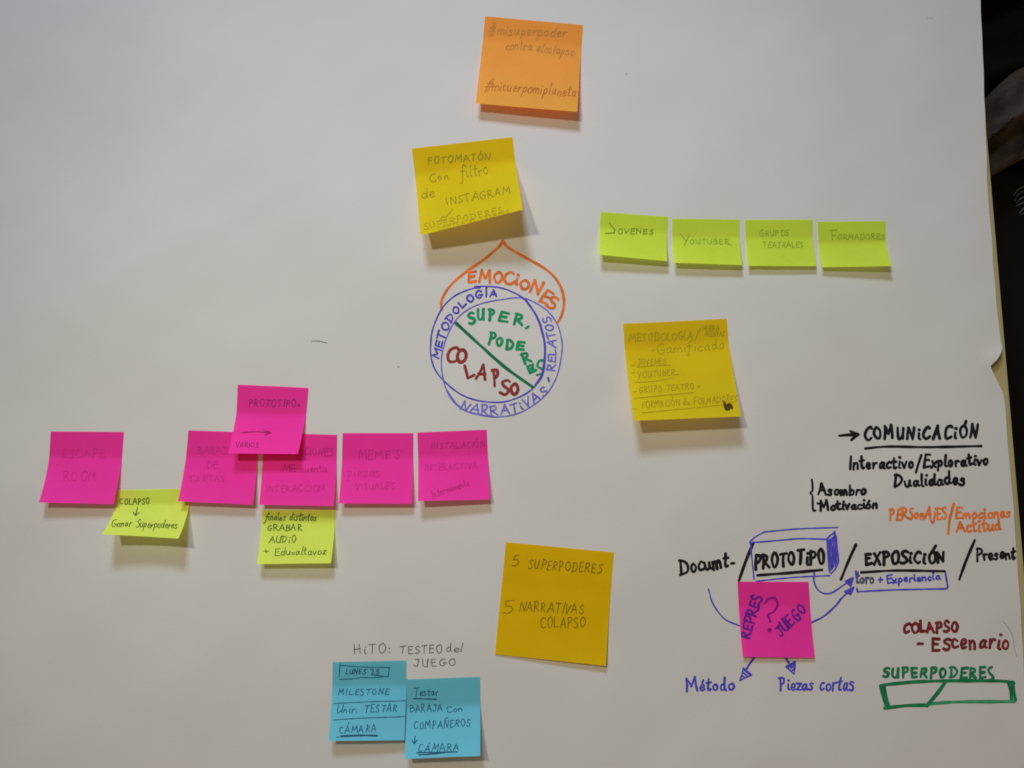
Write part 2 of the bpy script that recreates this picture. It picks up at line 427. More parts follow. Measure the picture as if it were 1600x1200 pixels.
# ------------------------------------------------------------------ sticky notes
class Note:
    def __init__(s, color, z, corners, hL, hR, label, group, base=.0003, g=.24, p=1.35, bow=0):
        c = np.array(z(*corners), float)
        s.g, s.p, s.base, s.bow = g, p, base, bow
        s.hL, s.hR = hL / 1000, hR / 1000
        top = on_paper(c[:2])
        s.AL, s.AR = top[0], top[1]
        B = on_paper(c[2:]);
        for _ in range(3):
            hh = T + zp(B[:, 0], B[:, 1]) + base + np.array([s.hR, s.hL])
            B = on_plane(c[2:], hh)
        s.BR, s.BL = B[0], B[1]
        s.c = c
        n = 45
        uu, vv = np.meshgrid(np.linspace(0, 1, n), np.linspace(0, 1, n)); P = s.pos(uu.ravel(), vv.ravel())
        F = [(j * n + i, (j + 1) * n + i, (j + 1) * n + i + 1, j * n + i + 1) for j in range(n - 1) for i in range(n - 1)]
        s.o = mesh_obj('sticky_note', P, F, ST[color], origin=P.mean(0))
        a = s.o.data.attributes.new('glued_shade', 'FLOAT', 'POINT')
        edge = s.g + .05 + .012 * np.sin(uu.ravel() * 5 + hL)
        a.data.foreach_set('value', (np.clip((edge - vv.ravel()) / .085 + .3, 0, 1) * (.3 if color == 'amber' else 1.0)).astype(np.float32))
        tag(s.o, label, 'sticky note', group)
    def lift(s, u, v):
        t = np.clip((v - s.g) / (1 - s.g), 0, None)
        f = (np.sqrt(t * t + .008) - math.sqrt(.008)) / (math.sqrt(1.008) - math.sqrt(.008))   # bends at the glue line, then runs off straight
        f = f * (2 - s.p) + t ** 2 * (s.p - 1)
        h = s.hL + (s.hR - s.hL) * u
        return h * f + s.bow / 1000 * t * 4 * u * (1 - u)
    def pos(s, u, v):
        u = np.asarray(u, float); v = np.asarray(v, float)
        U, W = u[:, None], v[:, None]
        xy = (s.AL * (1 - U) + s.AR * U) * (1 - W) + (s.BL * (1 - U) + s.BR * U) * W
        z = T + zp(xy[:, 0], xy[:, 1]) + s.base + s.lift(u, v)
        return np.stack([xy[:, 0], xy[:, 1], z], 1)
    def surf(s, px):
        px = np.asarray(px, float)
        u = np.full(len(px), .5); v = np.full(len(px), .5); e = 1e-3
        for _ in range(7):
            p0 = project(s.pos(u, v)); r = px - p0
            du = (project(s.pos(u + e, v)) - p0) / e; dv = (project(s.pos(u, v + e)) - p0) / e
            det = du[:, 0] * dv[:, 1] - du[:, 1] * dv[:, 0]
            u = u + (r[:, 0] * dv[:, 1] - r[:, 1] * dv[:, 0]) / det
            v = v + (du[:, 0] * r[:, 1] - du[:, 1] * r[:, 0]) / det
            u = np.clip(u, -.1, 1.1); v = np.clip(v, -.1, 1.1)
        u = np.clip(u, .004, .996); v = np.clip(v, .004, .996)
        return s.pos(u, v)
    def t(s, mat, z, text, pts, h, w=2.0, **k): return line(s.o, s.surf, mat, z, text, pts, h, w * .74 if w < 2.5 else w, **k)
    def d(s, mat, z, name, w, strokes, **k): return draw(s.o, s.surf, mat, name, w, strokes, z, **k)

# --- orange note
def mixc(a, b, k): return tuple(x + (y - x) * k for x, y in zip(a, b))
I_or = ink('brown_pen_on_orange', (186, 116, 56), (190, 190, 186)); I_or2 = ink('brown_pen_on_orange_dark', (176, 106, 46), (190, 190, 186))
z = Z(740, 20, 6.667)
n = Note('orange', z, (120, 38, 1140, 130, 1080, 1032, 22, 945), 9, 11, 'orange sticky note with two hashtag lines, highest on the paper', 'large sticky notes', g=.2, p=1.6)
n.t(I_or, z, '#misuperpoder', (155, 222, 960, 252), 105, 1.8, slant=.12, gap=.10)
n.t(I_or, z, 'contra', (330, 385, 605, 392), 105, 1.7, slant=.12, gap=.08); n.t(I_or, z, 'elcolapso', (650, 408, 1045, 448), 100, 1.7, slant=.12, gap=.08)
n.t(I_or2, z, '#micuerpomiplaneta', (112, 800, 1065, 872), 110, 1.9, slant=.18, gap=.10)

# --- yellow photo booth note
I_ye = ink('olive_pen_on_yellow', (134, 118, 24), (182, 181, 177)); I_ye2 = ink('olive_pen_on_yellow_pale', (150, 132, 26), (182, 181, 177))
z = Z(640, 210, 6.667)
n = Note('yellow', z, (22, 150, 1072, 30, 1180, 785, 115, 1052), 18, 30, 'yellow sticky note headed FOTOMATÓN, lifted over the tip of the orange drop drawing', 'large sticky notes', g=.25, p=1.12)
n.t(I_ye, z, 'FOTOMATÓN', (195, 312, 840, 265), 74, 2.1, slant=.05)
n.t(I_ye, z, 'Con', (215, 500, 412, 468), 88, 1.9, gap=.12); n.t(I_ye, z, 'filtro', (535, 455, 825, 412), 128, 1.9, gap=.10)
n.t(I_ye, z, 'de', (120, 672, 268, 655), 110, 1.9, gap=.05)
n.t(I_ye, z, 'INSTAGRAM', (392, 735, 1050, 618), 82, 1.9)
n.d(I_ye2, z, 'drawn_arrow', 1.7, [(452, 775, 370, 868), (372, 868, 350, 852, 312, 900, 372, 888)], smooth=False)
n.t(I_ye2, z, 'SUPERPODERES', (150, 995, 975, 815), 62, 1.7)
n.t(I_ye2, z, 'CONTRA EL COLAPSO', (300, 1002, 1045, 815), 34, 1.4)

# --- yellow methodology note
I_me = ink('olive_pen_on_gold', (150, 126, 18), (174, 170, 163)); I_me2 = ink('brown_marker_on_gold', (82, 52, 14), (174, 170, 163))
z = Z(970, 490, 6)
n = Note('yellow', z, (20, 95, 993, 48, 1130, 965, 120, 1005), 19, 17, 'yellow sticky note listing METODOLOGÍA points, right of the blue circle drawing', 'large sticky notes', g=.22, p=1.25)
n.t(I_me, z, 'METODOLOGÍA', (82, 262, 672, 245), 72, 2.1); n.d(I_me, z, 'drawn_slash', 2, [(692, 255, 747, 135)])
n.t(I_me, z, 'HERRA', (765, 165, 922, 155), 46, 1.8); n.t(I_me, z, 'MIENTAS', (790, 215, 972, 208), 44, 1.8)
n.t(I_me, z, '-Gamificado', (280, 382, 975, 330), 95, 1.8, gap=.10)
n.t(I_me, z, 'JOVENES', (160, 487, 422, 470), 54, 1.8, extra=[(100, 488, 127, 485), (150, 502, 465, 485)])
n.t(I_me, z, 'YOUTUBER', (160, 610, 512, 575), 58, 1.8, extra=[(100, 560, 127, 556), (135, 645, 480, 605), (505, 572, 545, 573)])
n.t(I_me, z, 'GRUPO TEATRO', (175, 747, 690, 705), 56, 1.8, extra=[(118, 735, 142, 730), (720, 685, 746, 682), (130, 795, 680, 740)])
n.t(I_me, z, 'FORMACIÓN de FORMADORES', (200, 886, 1092, 826), 62, 1.8, extra=[(112, 895, 147, 893), (195, 930, 500, 902, 960, 855)])
n.d(I_me2, z, 'marker_scribble', 4.2, [(967, 828, 978, 868, 990, 900), (985, 888, 1008, 850, 1028, 856), (1012, 898, 1030, 858, 1042, 886)])

# --- green row
I_gr = ink('olive_pen_on_green', (102, 120, 38), (174, 173, 168)); I_gr2 = ink('olive_pen_on_green_pale', (128, 150, 42), (174, 173, 168))
z = Z(930, 320, 6.667); grp = 'green sticky notes in a row'
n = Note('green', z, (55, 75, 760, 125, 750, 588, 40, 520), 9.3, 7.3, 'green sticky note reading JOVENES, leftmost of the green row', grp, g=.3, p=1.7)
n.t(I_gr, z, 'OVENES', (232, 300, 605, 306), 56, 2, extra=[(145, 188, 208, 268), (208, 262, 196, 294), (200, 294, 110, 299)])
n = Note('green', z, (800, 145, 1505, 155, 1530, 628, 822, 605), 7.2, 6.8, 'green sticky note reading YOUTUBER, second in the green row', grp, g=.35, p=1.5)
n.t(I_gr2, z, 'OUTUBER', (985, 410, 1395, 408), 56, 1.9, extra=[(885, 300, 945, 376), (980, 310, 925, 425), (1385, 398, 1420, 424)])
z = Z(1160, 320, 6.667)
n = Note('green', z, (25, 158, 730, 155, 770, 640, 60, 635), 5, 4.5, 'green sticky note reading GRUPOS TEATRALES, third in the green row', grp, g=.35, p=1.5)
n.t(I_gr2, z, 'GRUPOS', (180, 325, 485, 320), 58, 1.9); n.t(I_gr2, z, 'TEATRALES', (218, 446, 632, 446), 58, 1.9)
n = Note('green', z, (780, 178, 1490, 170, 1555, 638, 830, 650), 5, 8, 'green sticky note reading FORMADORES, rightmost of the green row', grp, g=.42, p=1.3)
n.t(I_gr2, z, 'ORMADORES', (992, 358, 1478, 362), 54, 1.9, extra=[(930, 262, 934, 362), (915, 266, 985, 264), (930, 318, 968, 314)])

# --- pink notes
I_pk = ink('purple_pen_on_pink', (184, 36, 118), (174, 172, 167)); I_pk2 = ink('dark_pen_on_pink', (132, 28, 90), (174, 172, 167)); I_pk3 = ink('violet_pen_on_pink', (168, 33, 108), (174, 172, 167))
grp = 'pink sticky notes'
z = Z(60, 660, 6)
n1 = Note('pink', z, (118, 85, 803, 90, 703, 768, 5, 750), 9, 7.5, 'pink sticky note reading ESCAPE ROOM, farthest left', grp, g=.33, p=1.55)
n1.t(I_pk, z, 'ESCAPE', (215, 330, 628, 330), 82, 2); n1.t(I_pk, z, 'ROOM', (235, 550, 548, 548), 86, 2)
z4 = Z(280, 590, 4)
n = Note('pink', z4, (58, 330, 500, 345, 460, 795, -8, 773), 7.5, 6.5, 'pink sticky note reading BARAJA DE CARTAS, its top right corner under another pink note', grp, g=.33, p=1.6)
n.t(I_pk, z4, 'BARAJA', (115, 475, 335, 478), 46, 1.9); n.t(I_pk, z4, 'DE', (175, 570, 236, 568), 44, 1.9); n.t(I_pk, z4, 'CARTAS', (68, 655, 285, 652), 40, 1.9)
n = Note('pink', z4, (527, 345, 988, 358, 966, 803, 500, 795), 6.5, 7, 'pink sticky note reading INTERACCION in faint pen, directly above a lime note', grp, g=.33, p=1.5)
n.t(I_pk3, z4, 'ANIMACIONES', (600, 485, 962, 487), 44, 1.9); n.t(I_pk3, z4, 'ME cuenta', (648, 590, 925, 588), 46, 1.9, gap=.12); n.t(I_pk, z4, 'INTERACCION', (540, 715, 905, 710), 40, 1.9)
n = Note('pink', z4, (368, 45, 808, 65, 742, 478, 307, 474), 11.5, 10.5, 'pink sticky note reading PROTOTIPO, overlapping two other pink notes', grp, base=.0008, g=.38, p=1.35)
n.t(I_pk2, z4, 'PROTOTIPO=', (435, 178, 755, 186), 46, 1.8); n.d(I_pk2, z4, 'drawn_arrow', 1.6, [(385, 345, 570, 345), (528, 330, 573, 345, 535, 358)], smooth=False); n.t(I_pk2, z4, 'VARIOS', (355, 434, 492, 438), 32, 1.6)
z = Z(520, 660, 6.154)
n = Note('pink', z, (95, 103, 775, 103, 762, 784, 58, 780), 7.4, 6.5, 'pink sticky note reading MEMES PIEZAS VISUALES, fourth in the pink row', grp, g=.33, p=1.6)
n.t(I_pk3, z, "MEME'S", (255, 355, 645, 345), 82, 2); n.t(I_pk, z, 'piezas', (140, 525, 452, 522), 110, 2, gap=.1); n.t(I_pk, z, 'VISUALES', (222, 648, 592, 640), 62, 2)
n = Note('pink', z, (812, 98, 1480, 70, 1508, 742, 818, 757), 11, 7.5, 'pink sticky note reading INSTALACIÓN INTERACTIVA, rightmost of the pink row', grp, g=.33, p=1.5)
n.t(I_pk3, z, 'INSTALACIÓN', (945, 256, 1465, 236), 62, 2); n.t(I_pk, z, 'INTERACTIVA', (882, 465, 1392, 445), 58, 2); n.t(I_pk3, z, 'Intermanente', (960, 728, 1315, 602), 72, 1.8, gap=.1)
I_rp = ink('violet_marker_on_pink', (82, 26, 105), (160, 152, 140)); I_rp2 = ink('plum_marker_on_pink', (120, 16, 98), (160, 152, 140))
z = Z(1040, 820, 4.286)
n = Note('pink', z, (480, 380, 957, 382, 998, 890, 517, 884), 3.2, 2.6, 'pink sticky note with a question mark, among the black and blue writing', grp, g=.3, p=1.7)
n.t(I_rp, z, 'REPRES', (562, 768, 648, 480), 66, 3.2, gap=.12)
n.t(I_rp, z, 'JUEGO', (768, 748, 950, 578), 72, 2.9, gap=.14)
n.d(I_rp2, z, 'question_mark', 3.2, [(664, 528, 690, 495, 732, 492, 750, 535, 725, 580, 688, 600, 692, 625, 702, 650)])
n.d(I_rp2, z, 'question_mark_dot', 7.0, [(697, 705)])

# --- lime notes
I_li = ink('dark_olive_pen_on_lime', (78, 92, 34), (174, 172, 165))
grp = 'lime sticky notes below the pink row'
z = Z(60, 660, 6)
n = Note('lime', z, (722, 634, 1412, 622, 1312, 1090, 595, 1050), 20, 18, 'lime sticky note reading COLAPSO, curling up between two pink notes', grp, g=.30, p=1.5, bow=-2)
n.t(I_li, z, 'COLAPSO', (762, 768, 1042, 768), 58, 1.9); n.d(I_li, z, 'drawn_arrow', 1.7, [(930, 795, 910, 870), (890, 840, 910, 872, 945, 845)], smooth=False)
n.t(I_li, z, 'Ganar', (680, 983, 872, 975), 72, 1.8, slant=.2, gap=.06); n.t(I_li, z, 'Superpoderes', (910, 985, 1300, 992), 74, 1.8, slant=.2, gap=.06)
n = Note('lime', z4, (516, 828, 976, 827, 948, 1160, 487, 1166), 8.6, 9.4, 'lime sticky note about GRABAR AUDIO, lower edge raised', grp, g=.22, p=1.6)
n.t(I_li, z4, 'finales distintos', (535, 893, 858, 892), 46, 2.1, slant=.12, gap=.06); n.t(I_li, z4, 'GRABAR', (552, 957, 766, 953), 38, 1.9, slant=.08)
n.t(I_li, z4, 'AUDiO', (562, 1030, 732, 1032), 42, 1.9, slant=.08); n.t(I_li, z4, '+', (525, 1098, 565, 1098), 34, 1.8); n.t(I_li, z4, 'Edu=altavoz', (595, 1110, 918, 1106), 48, 1.8, slant=.1, gap=.08)

# --- amber note
I_am = ink('brown_pen_on_amber', (112, 82, 16), (165, 158, 148))
z = Z(750, 820, 5)
n = Note('amber', z, (203, 135, 1045, 215, 983, 1102, 115, 1010), .9, 4.2, 'amber sticky note reading 5 SUPERPODERES, lying nearly flat at bottom centre', 'large sticky notes', g=.35, p=1.8)
n.t(I_am, z, '5', (250, 325, 310, 325), 92, 1.9); n.t(I_am, z, 'SUPERPODERES', (375, 342, 945, 378), 74, 1.9, slant=.05)
n.t(I_am, z, '5', (182, 695, 270, 692), 98, 1.9); n.t(I_am, z, 'NARRATIVAS', (306, 672, 805, 698), 74, 1.9); n.t(I_am, z, 'COLAPSO', (470, 806, 822, 800), 82, 1.9)

# --- blue notes
I_bl = ink('teal_pen_on_blue', (34, 82, 98), (165, 157, 146)); I_bl2 = ink('dark_teal_pen_on_blue', (30, 66, 84), (165, 157, 146))
grp = 'blue sticky notes'
z = Z(510, 1000, 7.06)
n = Note('blue', z, (70, 243, 882, 225, 860, 1105, 25, 1115), 9, 7.5, 'blue sticky note with a boxed date LUNES 25', grp, g=.30, p=1.4)
n.d(I_bl, z, 'drawn_box', 1.7, [(150, 278, 700, 302), (152, 262, 138, 402), (692, 302, 680, 405), (530, 390, 680, 406), (142, 433, 380, 414, 615, 410)], smooth=False)
n.t(I_bl2, z, 'LUNES', (210, 376, 432, 374), 58, 1.9, slant=.08); n.t(I_bl2, z, '25', (490, 380, 592, 378), 62, 1.9)
n.t(I_bl, z, 'MILESTONE', (130, 610, 690, 600), 66, 1.9, slant=.12); n.d(I_bl, z, 'drawn_rule', 1.5, [(80, 700, 400, 684, 872, 670)]); n.t(I_bl, z, 'Unir.', (100, 806, 345, 803), 82, 1.9, slant=.2, gap=.1)
n.t(I_bl, z, 'TESTAR', (420, 800, 782, 786), 78, 1.9, slant=.15); n.d(I_bl, z, 'drawn_rule', 1.5, [(82, 882, 380, 862, 862, 845)])
n.t(I_bl, z, 'CÁMARA', (140, 1030, 556, 1010), 80, 1.9, slant=.05); n.d(I_bl2, z, 'drawn_underline', 2.9, [(165, 1060, 400, 1052, 560, 1055)]); n.d(I_bl, z, 'drawn_underline', 1.4, [(115, 1072, 200, 1066)])
z = Z(620, 1040, 7.5)
n = Note('blue', z, (112, 160, 972, 130, 978, 1060, 90, 1095), 11, 13, 'blue sticky note reading BARAJA con COMPAÑEROS, lower right of the pair', grp, base=.0006, g=.36, p=1.4)
n.t(I_bl2, z, 'Testar', (200, 360, 490, 345), 92, 1.9, gap=.08); n.d(I_bl2, z, 'drawn_underline', 1.9, [(200, 385, 330, 390, 462, 394)])
n.t(I_bl, z, 'BARAJA', (160, 550, 532, 525), 84, 1.9); n.t(I_bl, z, 'Con', (580, 552, 772, 530), 72, 1.9, gap=.1)
n.t(I_bl, z, 'COMPAÑEROS', (200, 745, 862, 706), 84, 1.9, slant=.06)
n.d(I_bl, z, 'drawn_arrow', 1.7, [(215, 830, 205, 915), (180, 880, 205, 915, 240, 870)], smooth=False)
n.t(I_bl, z, 'CÁMARA', (252, 1010, 728, 995), 82, 1.9, slant=.1); n.d(I_bl2, z, 'drawn_underline', 2.1, [(235, 1020, 460, 1016, 705, 1010), (260, 1046, 400, 1036, 560, 1018)])

# ------------------------------------------------------------------ writing straight on the paper sheet
def pt(mat, z, text, pts, h, w, label=None, **k): return line(paper, on_paper, mat, z, text, pts, h, w * (1.06 if w >= 3.6 else 1), label=label, name='handwritten_word', **k)
def pl(mat, z, w, letters, label):
    seedc[0] += 1
    k = Ink('handwritten_word', mat, on_paper, w, seedc[0] * 19)
    for ch, x, y, ang, h, wd in letters:
        a = math.radians(ang); ux = np.array([math.cos(a), math.sin(a)]); uy = np.array([ux[1], -ux[0]])
        k.glyph(ch, np.array(z(x, y)[0]), ux, uy, h / z.k, wd / z.k / G[ch][0], w, .035)
    return k.build(paper, label)
def pd(mat, z, name, w, strokes, label=None, **k): return draw(paper, on_paper, mat, name, w, strokes, z, label=label, **k)
PB = (160, 152, 140)
K_bk = ink('black_marker', (26, 21, 19), PB); K_pu = ink('violet_marker', (74, 66, 158), (172, 169, 164)); K_pu2 = ink('violet_marker_pale', (100, 94, 168), (172, 169, 164)); K_pb = ink('blue_marker', (66, 58, 140), PB)
K_gn = ink('green_marker', (26, 128, 84), (176, 174, 170)); K_gd = ink('green_marker_dark', (20, 100, 66), (174, 172, 168)); K_gn2 = ink('green_marker_lower', (24, 96, 56), PB); K_gn3 = ink('green_marker_pale', (52, 122, 82), PB)
K_rd = ink('maroon_marker', (126, 46, 44), (174, 172, 168)); K_rd2 = ink('maroon_marker_lower', (100, 32, 34), PB); K_or = ink('orange_marker', (200, 104, 44), (176, 174, 170)); K_od = ink('orange_marker_bright', (216, 96, 40), PB)
K_pn = ink('pencil', (92, 84, 76), PB); K_pp = ink('pencil_pale', (140, 136, 130), (176, 174, 170))
K_pc = ink('faint_pen', (132, 122, 108), PB); K_sm = ink('faint_smudge', (162, 160, 152), (172, 168, 159))
K_gy = ink('grey_marker', (66, 62, 84), PB)

z = Z(640, 360, 4)
pd(K_or, z, 'drawn_drop_outline', 4.4, [(200, 493, 203, 432, 255, 345, 350, 262, 470, 178, 555, 105, 585, 66), (585, 66, 612, 104, 700, 156, 860, 250, 938, 340, 965, 440, 952, 525, 925, 576)], label='orange drop outline around the word EMOCIONES')
pd(K_pu, z, 'drawn_ring', 2.5, [(405, 352, 480, 350, 580, 362, 690, 410, 760, 480, 815, 580, 845, 700, 847, 800, 832, 900, 790, 968, 720, 1025, 625, 1064, 540, 1075, 430, 1064, 330, 1030, 240, 965, 165, 880, 134, 790, 133, 690, 150, 600, 205, 485, 285, 408, 385, 366, 440, 358)], label='violet circle around METODOLOGÍA')
pd(K_pu, z, 'ring_stroke', 3.4, [(722, 432, 770, 498, 812, 580, 842, 700, 844, 800, 828, 898, 785, 968)])
pd(K_pu2, z, 'drawn_ring', 2.2, [(572, 434, 650, 422, 720, 425, 800, 460, 870, 512, 922, 585, 950, 680, 952, 760, 930, 880, 898, 960, 850, 1030, 760, 1102, 660, 1150, 540, 1166, 420, 1150, 320, 1112, 252, 1040, 215, 950, 199, 850, 205, 760, 235, 660, 290, 560, 370, 492, 470, 452, 586, 430)], label='paler violet circle around NARRATIVAS and RELATOS')
pd(K_pu2, z, 'ring_shading', 2.0, [(235, 1000, 290, 1080, 360, 1130, 450, 1152), (262, 1052, 330, 1118, 420, 1150, 520, 1160)])
pl(K_or, z, 4.4, [('E', 366, 326, -3, 66, 50), ('M', 436, 322, 6, 72, 72), ('O', 523, 324, 3, 72, 52), ('C', 590, 336, 0, 70, 64), ('i', 654, 338, 6, 84, 22), ('O', 686, 360, 15, 62, 52), ('N', 748, 384, 22, 82, 72), ('E', 808, 440, 32, 76, 52), ('S', 852, 476, 22, 76, 60)], 'orange word EMOCIONES')
pt(K_pu, z, 'METODOLOGÍA', (182, 802, 212, 690, 250, 592, 310, 506, 385, 442, 465, 416, 552, 416), 43, 3.0, 'violet word METODOLOGÍA', gap=.2)
pt(K_pu2, z, 'NARRATiVAS', (312, 1112, 400, 1142, 500, 1154, 600, 1148, 690, 1126, 770, 1086, 868, 1018), 58, 2.6, 'violet word NARRATIVAS')
pt(K_pu2, z, 'RELATOS', (908, 880, 914, 800, 910, 720, 912, 660, 898, 600, 876, 536), 48, 2.6, 'violet word RELATOS')
pd(K_pu, z, 'drawn_dash', 3, [(866, 922, 871, 944)])
pl(K_gn, z, 4.6, [('S', 374, 586, -14, 74, 42), ('U', 424, 560, -8, 58, 40), ('P', 496, 560, 5, 68, 40), ('E', 552, 562, 8, 60, 58), ('R', 648, 584, 12, 68, 58)], 'green word SUPER')
pd(K_gn, z, 'drawn_dash', 4, [(726, 612, 744, 601)])
pl(K_gn, z, 4.4, [('P', 490, 706, 8, 64, 38), ('O', 540, 719, 4, 48, 38), ('D', 602, 743, 5, 56, 46), ('E', 664, 743, 3, 52, 50)], 'green letters PODE')
pl(K_gn, z, 4.2, [('R', 718, 836, -20, 62, 50), ('E', 748, 892, -22, 46, 50)], 'green letters RE')
pd(K_gn, z, 'handwritten_letter', 3.6, [(832, 812, 808, 818, 800, 850, 828, 868, 832, 890, 795, 905)])
pd(K_gd, z, 'dividing_line', 5.0, [(288, 578, 450, 726, 600, 858, 770, 980)], label='thick green line across the circle')
pl(K_rd, z, 4.9, [('C', 230, 822, 4, 104, 68), ('O', 288, 822, 4, 76, 64)], 'maroon letters CO')
pl(K_rd, z, 4.8, [('L', 358, 924, -20, 80, 48), ('A', 418, 925, 3, 84, 60), ('P', 528, 966, -4, 98, 34), ('S', 566, 1024, 2, 96, 58), ('O', 628, 1026, 4, 66, 58)], 'maroon letters LAPSO')

z = Z(490, 990, 5.333)
pt(K_pn, z, 'HiTO:', (335, 175, 645, 162), 78, 1.6, 'pencil word HITO', gap=.3); pt(K_pn, z, 'TESTEO', (722, 168, 1072, 160), 66, 1.6, 'pencil word TESTEO'); pt(K_pn, z, 'del', (1105, 152, 1242, 150), 68, 1.6, gap=.08); pt(K_pn, z, 'JUEGO', (835, 275, 1182, 270), 60, 1.6, 'pencil word JUEGO', gap=.3)

z = Z(1260, 640, 4.706)
pd(K_bk, z, 'drawn_arrow', 4.4, [(242, 192, 372, 187), (325, 160, 380, 183, 332, 222)], smooth=False, label='black arrow pointing at COMUNICACIÓN')
pt(K_bk, z, 'COMUNiCACiÓN', (425, 222, 1258, 206), 92, 4.4, 'black word COMUNICACIÓN', gap=.26)
pd(K_bk, z, 'drawn_underline', 4.2, [(432, 286, 600, 272, 900, 276, 1284, 268)])
pt(K_bk, z, 'Interactivo', (312, 436, 792, 430), 92, 4.0, 'black word Interactivo', gap=.14); pd(K_bk, z, 'drawn_slash', 4, [(845, 335, 805, 462)]); pt(K_bk, z, 'Explorativo', (862, 424, 1338, 404), 84, 4.0, 'black word Explorativo', gap=.14)
pt(K_bk, z, 'Dualidades', (645, 570, 1168, 548), 84, 4.2, 'black word Dualidades', gap=.1)
pd(K_bk, z, 'drawn_bracket', 3.8, [(40, 515, 45, 560, 44, 595, 28, 614, 44, 634, 46, 700, 50, 740, 66, 742)])
pt(K_bk, z, 'Asombro', (88, 630, 440, 626), 76, 3.8, 'black word Asombro', gap=.1, extra=[(106, 549, 110, 551)]); pt(K_bk, z, 'Motivación', (102, 744, 522, 722), 66, 3.8, 'black word Motivación', gap=.1, extra=[(82, 690, 88, 691)])
pt(K_od, z, 'PERSonAjES', (612, 808, 1032, 800), 82, 3.5, 'orange word PERSONAJES', gap=.12); pd(K_od, z, 'drawn_slash', 4.4, [(1082, 695, 1042, 910)]); pt(K_od, z, 'Emociones', (1095, 800, 1502, 792), 80, 3.4, 'orange word Emociones', gap=.1); pt(K_od, z, 'Actitud', (1100, 905, 1428, 885), 84, 3.6, 'orange word Actitud', gap=.1)

z = Z(1040, 820, 4.286)
pt(K_bk, z, 'Documt', (98, 326, 420, 282), 100, 4.2, 'black word Documt', gap=.1, extra=[(440, 259, 458, 257)])
pd(K_bk, z, 'drawn_slash', 5.0, [(588, 120, 534, 250, 490, 378)])
pt(K_bk, z, 'PROTOTiPO', (598, 288, 1065, 258), 92, 4.6, 'black word PROTOTIPO inside the drawn box', gap=.22); pd(K_bk, z, 'drawn_underline', 4.8, [(616, 338, 830, 322, 1048, 302)])
hatch = [(1086 + i * 6.2, 110 - i * 4, 1096 + i * 6.5 + (i % 3) * 4, 312 - i * 7) for i in range(0, 10)]
pd(K_pb, z, 'drawn_box', 2.4, [(1150, 18, 880, 28, 660, 48), (660, 48, 600, 82, 570, 108), (568, 108, 575, 200, 592, 364), (562, 120, 720, 108, 900, 93, 1080, 97), (608, 378, 860, 352, 1100, 340), (1080, 95, 1132, 44), (1132, 44, 1148, 150, 1158, 240), (1158, 240, 1140, 290, 1110, 326), (1080, 95, 1086, 200, 1096, 314), (1096, 314, 1110, 326)], label='blue drawn box around PROTOTIPO with a hatched side')
pd(K_pb, z, 'box_hatching', 2.1, hatch + [(1082, 90, 1100, 70, 1128, 60), (1085, 104, 1110, 92, 1132, 70), (1090, 120, 1110, 100, 1134, 100)])
pd(K_pb, z, 'drawn_curve', 2.4, [(287, 430, 318, 530, 395, 630, 498, 677)])
pd(K_pb, z, 'drawn_curve', 2.8, [(995, 318, 995, 385, 1030, 445, 1100, 460, 1190, 405, 1238, 372)])
pd(K_pb, z, 'drawn_curve', 3.2, [(965, 660, 1060, 612, 1140, 540, 1180, 490, 1245, 432)])
zb = Z(1310, 840, 5.517)
pd(K_pb, zb, 'arrow_head', 3.0, [(62, 378, 125, 348, 105, 418, 62, 378), (80, 380, 118, 356), (92, 398, 118, 358)], smooth=False)
pd(K_pb, zb, 'arrow_head', 3.0, [(55, 466, 130, 430, 106, 490, 55, 466), (75, 464, 122, 438), (95, 476, 122, 440)], smooth=False)
pd(K_pb, z, 'drawn_arrow', 3.2, [(592, 890, 535, 975)]); pd(K_pb, z, 'arrow_head', 2.4, [(520, 960, 576, 1006, 497, 1042, 520, 960), (528, 975, 560, 1004), (520, 990, 545, 1015), (512, 1010, 530, 1024)], smooth=False)
pd(K_pb, z, 'drawn_arrow', 3.2, [(802, 888, 838, 946)]); pd(K_pb, z, 'arrow_head', 2.6, [(866, 915, 806, 950, 860, 1000, 866, 915), (856, 928, 822, 952), (858, 942, 836, 962), (860, 960, 846, 978)], smooth=False)
pt(K_pb, z, 'Método', (145, 1118, 458, 1104), 84, 3.4, 'blue word Método', gap=.1); pt(K_pb, z, 'Piezas', (764, 1108, 988, 1100), 84, 3.2, 'blue word Piezas', gap=.1)
pt(K_pb, Z(1040, 800, 4), 'cortas', (962, 1114, 1178, 1118), 92, 3.2, 'blue word cortas', gap=.1)

z = zb
pd(K_bk, z, 'drawn_slash', 4.8, [(150, 62, 85, 205, 22, 360)]); pd(K_bk, z, 'drawn_slash', 4.6, [(1175, 22, 1100, 200, 1042, 360)])
pt(K_bk, z, 'EXPOSiCiÓN', (232, 236, 918, 212), 100, 4.6, 'black word EXPOSICIÓN', gap=.22); pd(K_bk, z, 'drawn_underline', 4.2, [(198, 300, 500, 284, 915, 290)])
pt(K_gy, z, 'toro', (150, 398, 306, 390), 100, 3.0, gap=.1); pt(K_pb, z, '+', (342, 395, 384, 392), 60, 2.6); pt(K_pb, z, 'Experiencia', (415, 394, 878, 360), 66, 2.8, 'violet word Experiencia', gap=.1)
pd(K_pb, z, 'drawn_box', 2.9, [(918, 288, 928, 340, 942, 425), (942, 425, 935, 438, 908, 442), (908, 442, 500, 450, 165, 466), (165, 466, 158, 438), (150, 290, 155, 350)])
pt(K_bk, z, 'Present', (1192, 196, 1522, 180), 98, 3.8, 'black word Present at the paper edge', gap=.12)

